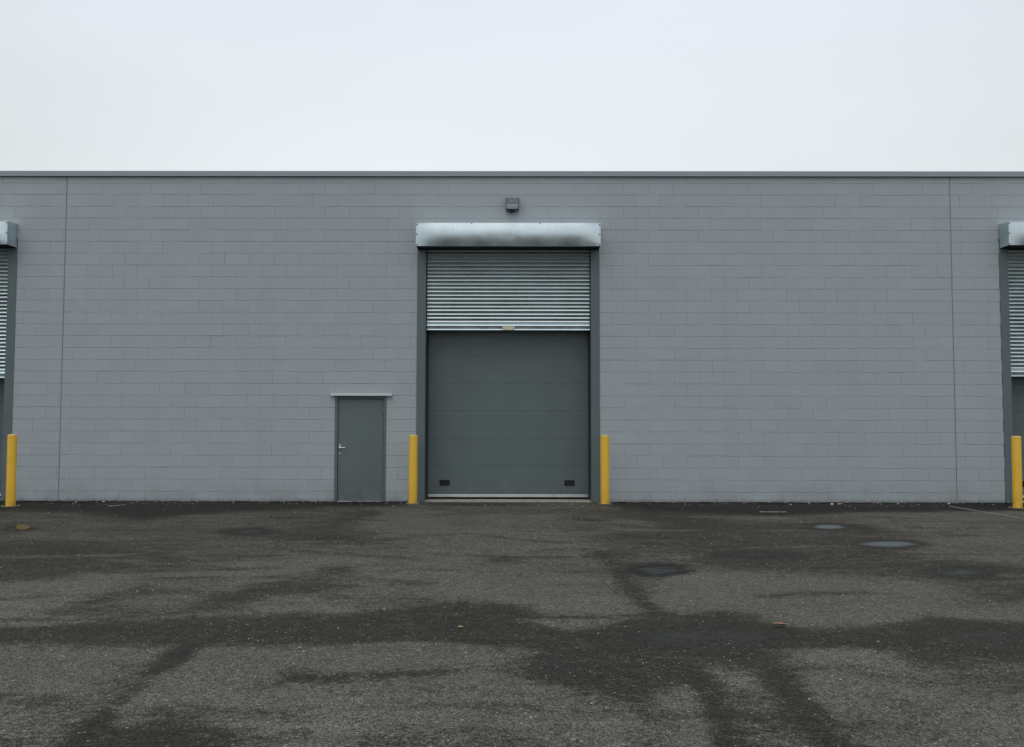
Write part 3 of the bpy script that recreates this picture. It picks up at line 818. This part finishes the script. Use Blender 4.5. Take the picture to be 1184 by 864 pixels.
def crumple(name, loc, r, mat, label, cat, seed):
    rr = random.Random(seed)
    bm = bmesh.new()
    bmesh.ops.create_icosphere(bm, subdivisions=2, radius=r)
    for v in bm.verts:
        v.co *= rr.uniform(.65, 1.15); v.co.z *= .55
    me = bpy.data.meshes.new(name); bm.to_mesh(me); bm.free()
    o = link(name, me, mat, None, (loc[0], loc[1], r * .42))
    o.rotation_euler = (0, 0, rr.random() * 6)
    return tag(o, label, cat)
crumple('paper_scrap', (6.20, -.60), .036, M['paper'], 'crumpled pale paper scrap at the wall base right of the central door', 'litter', 1)
leaf('fallen_leaf', (6.34, -.66, .0), .12, .04, 20, M['leaf'], 'orange brown leaf beside the crumpled paper scrap at the wall base')
crumple('paper_scrap', (8.52, -.40), .032, M['paper'], 'whitish crumpled scrap at the wall base near the right movement joint', 'litter', 2)
crumple('paper_scrap', (-7.90, -.25), .026, M['paper'], 'small whitish scrap at the wall base right of the left movement joint', 'litter', 3)

m = MB()                               # loose pale chippings all over the yard
for k in range(1500):
    if k < 260:
        y = -abs(random.gauss(0, .5)) - .08; x = random.uniform(-10, 10); s = random.uniform(.006, .018)
        if random.random() < .06: s *= 1.8
    else:
        y = random.uniform(-15.8, -.3); x = random.uniform(-1, 1) * (10.5 if y > -9 else 5.5); s = random.choice((.003, .004, .005, .007, .010))
    a = random.random() * 6.28
    ca, sa = math.cos(a), math.sin(a)
    pts = [(s, 0, 0), (.1 * s, .8 * s, .1 * s), (-.9 * s, .2 * s, 0), (-.1 * s, -.7 * s, 0), (.15 * s, .1 * s, .75 * s), (0, 0, -.5 * s)]
    pts = [(p[0] * random.uniform(.7, 1.2), p[1] * random.uniform(.7, 1.2), p[2]) for p in pts]
    vs = [(x + p[0] * ca - p[1] * sa, y + p[0] * sa + p[1] * ca, .010 * (1 if y > -.3 else .4) + p[2]) for p in pts]
    m.faces(vs, [(0, 1, 4), (1, 2, 4), (2, 3, 4), (3, 0, 4), (1, 0, 5), (2, 1, 5), (3, 2, 5), (0, 3, 5)])
tag(m.build('loose_grit', M['stone']), kind='stuff')

# ------------------------------------------------------------------ overcast sky, sun, camera
w = bpy.data.worlds.new('World'); S.world = w; w.use_nodes = True
T = w.node_tree
SUN_EL, SUN_AZ = R(58), R(200)
sky = T.nodes.new('ShaderNodeTexSky'); sky.sky_type = 'NISHITA'; sky.sun_disc = False
sky.sun_elevation = SUN_EL; sky.sun_rotation = SUN_AZ; sky.air_density = 1.0; sky.dust_density = 6; sky.ozone_density = 1
tc = T.nodes.new('ShaderNodeTexCoord')
sep = T.nodes.new('ShaderNodeSeparateXYZ'); T.links.new(tc.outputs['Generated'], sep.inputs[0])
ramp = T.nodes.new('ShaderNodeValToRGB'); T.links.new(sep.outputs[2], ramp.inputs[0])
cr = ramp.color_ramp
SK = 8.45
cr.elements[0].position = 0.0; cr.elements[0].color = (.86, .905, .925, 1)
cr.elements[1].position = 1.0; cr.elements[1].color = (.98, 1.02, 1.10, 1)
e = cr.elements.new(.26); e.color = (.845, .89, .915, 1)
e = cr.elements.new(.42); e.color = (.83, .885, .965, 1)
mul = T.nodes.new('ShaderNodeMix'); mul.data_type = 'RGBA'; mul.blend_type = 'MULTIPLY'; mul.inputs[0].default_value = 1
mp = T.nodes.new('ShaderNodeMapping'); mp.inputs['Scale'].default_value = (1, 1, 3); T.links.new(tc.outputs['Generated'], mp.inputs[0])
nz = T.nodes.new('ShaderNodeTexNoise'); nz.inputs['Scale'].default_value = 1.8; nz.inputs['Detail'].default_value = 4; T.links.new(mp.outputs[0], nz.inputs['Vector'])
mr = T.nodes.new('ShaderNodeMapRange'); T.links.new(nz.outputs['Fac'], mr.inputs[0])
for i, v in ((1, .3), (2, .7), (3, SK * .955), (4, SK * 1.035)): mr.inputs[i].default_value = v
T.links.new(ramp.outputs[0], mul.inputs[6]); T.links.new(mr.outputs[0], mul.inputs[7])
dp = T.nodes.new('ShaderNodeVectorMath'); dp.operation = 'DOT_PRODUCT'; dp.inputs[1].default_value = (0, .93, .37)
T.links.new(tc.outputs['Generated'], dp.inputs[0])
thin = T.nodes.new('ShaderNodeMapRange'); thin.interpolation_type = 'SMOOTHSTEP'      # thinner cloud over the middle of the roof
T.links.new(dp.outputs['Value'], thin.inputs[0])
for i, v in ((1, .84), (2, 1.0), (3, .945), (4, 1.075)): thin.inputs[i].default_value = v
mul2 = T.nodes.new('ShaderNodeMix'); mul2.data_type = 'RGBA'; mul2.blend_type = 'MULTIPLY'; mul2.inputs[0].default_value = 1
T.links.new(mul.outputs[2], mul2.inputs[6]); T.links.new(thin.outputs[0], mul2.inputs[7])
mx = T.nodes.new('ShaderNodeMix'); mx.data_type = 'RGBA'; mx.inputs[0].default_value = .95      # cloud cover over the clear sky
T.links.new(sky.outputs[0], mx.inputs[6]); T.links.new(mul2.outputs[2], mx.inputs[7])
bg = T.nodes['Background']; bg.inputs['Strength'].default_value = .11
T.links.new(mx.outputs[2], bg.inputs['Color'])

sun = bpy.data.lights.new('Sun', 'SUN'); sun.energy = .5; sun.angle = R(50); sun.color = (1, .97, .93)
so = bpy.data.objects.new('Sun', sun); COL.objects.link(so)
so.rotation_euler = (R(90) - SUN_EL, 0, R(180) - SUN_AZ)

cam = bpy.data.cameras.new('Camera'); cam.sensor_width = 36; cam.lens = 36 * 1150 / 1184; cam.clip_end = 3000; cam.clip_start = .05
co_ = bpy.data.objects.new('Camera', cam); COL.objects.link(co_)
pit, yaw, rol = R(3.33), R(.25), R(.098)
from mathutils import Matrix, Vector
fw = Vector((-math.sin(yaw) * math.cos(pit), math.cos(yaw) * math.cos(pit), math.sin(pit)))
r = Vector((math.cos(yaw), math.sin(yaw), 0)); u = r.cross(fw)
r2 = r * math.cos(rol) + u * math.sin(rol); u2 = u * math.cos(rol) - r * math.sin(rol)
m4 = Matrix((r2, u2, -fw)).transposed().to_4x4(); m4.translation = Vector((.163, -19.76, 1.393))
co_.matrix_world = m4
S.camera = co_
v = S.view_settings
v.view_transform = 'Standard'; v.look = 'None'; v.exposure = 0; v.gamma = 1; v.use_curve_mapping = False
S.render.engine = 'CYCLES'
S.cycles.max_bounces = 6
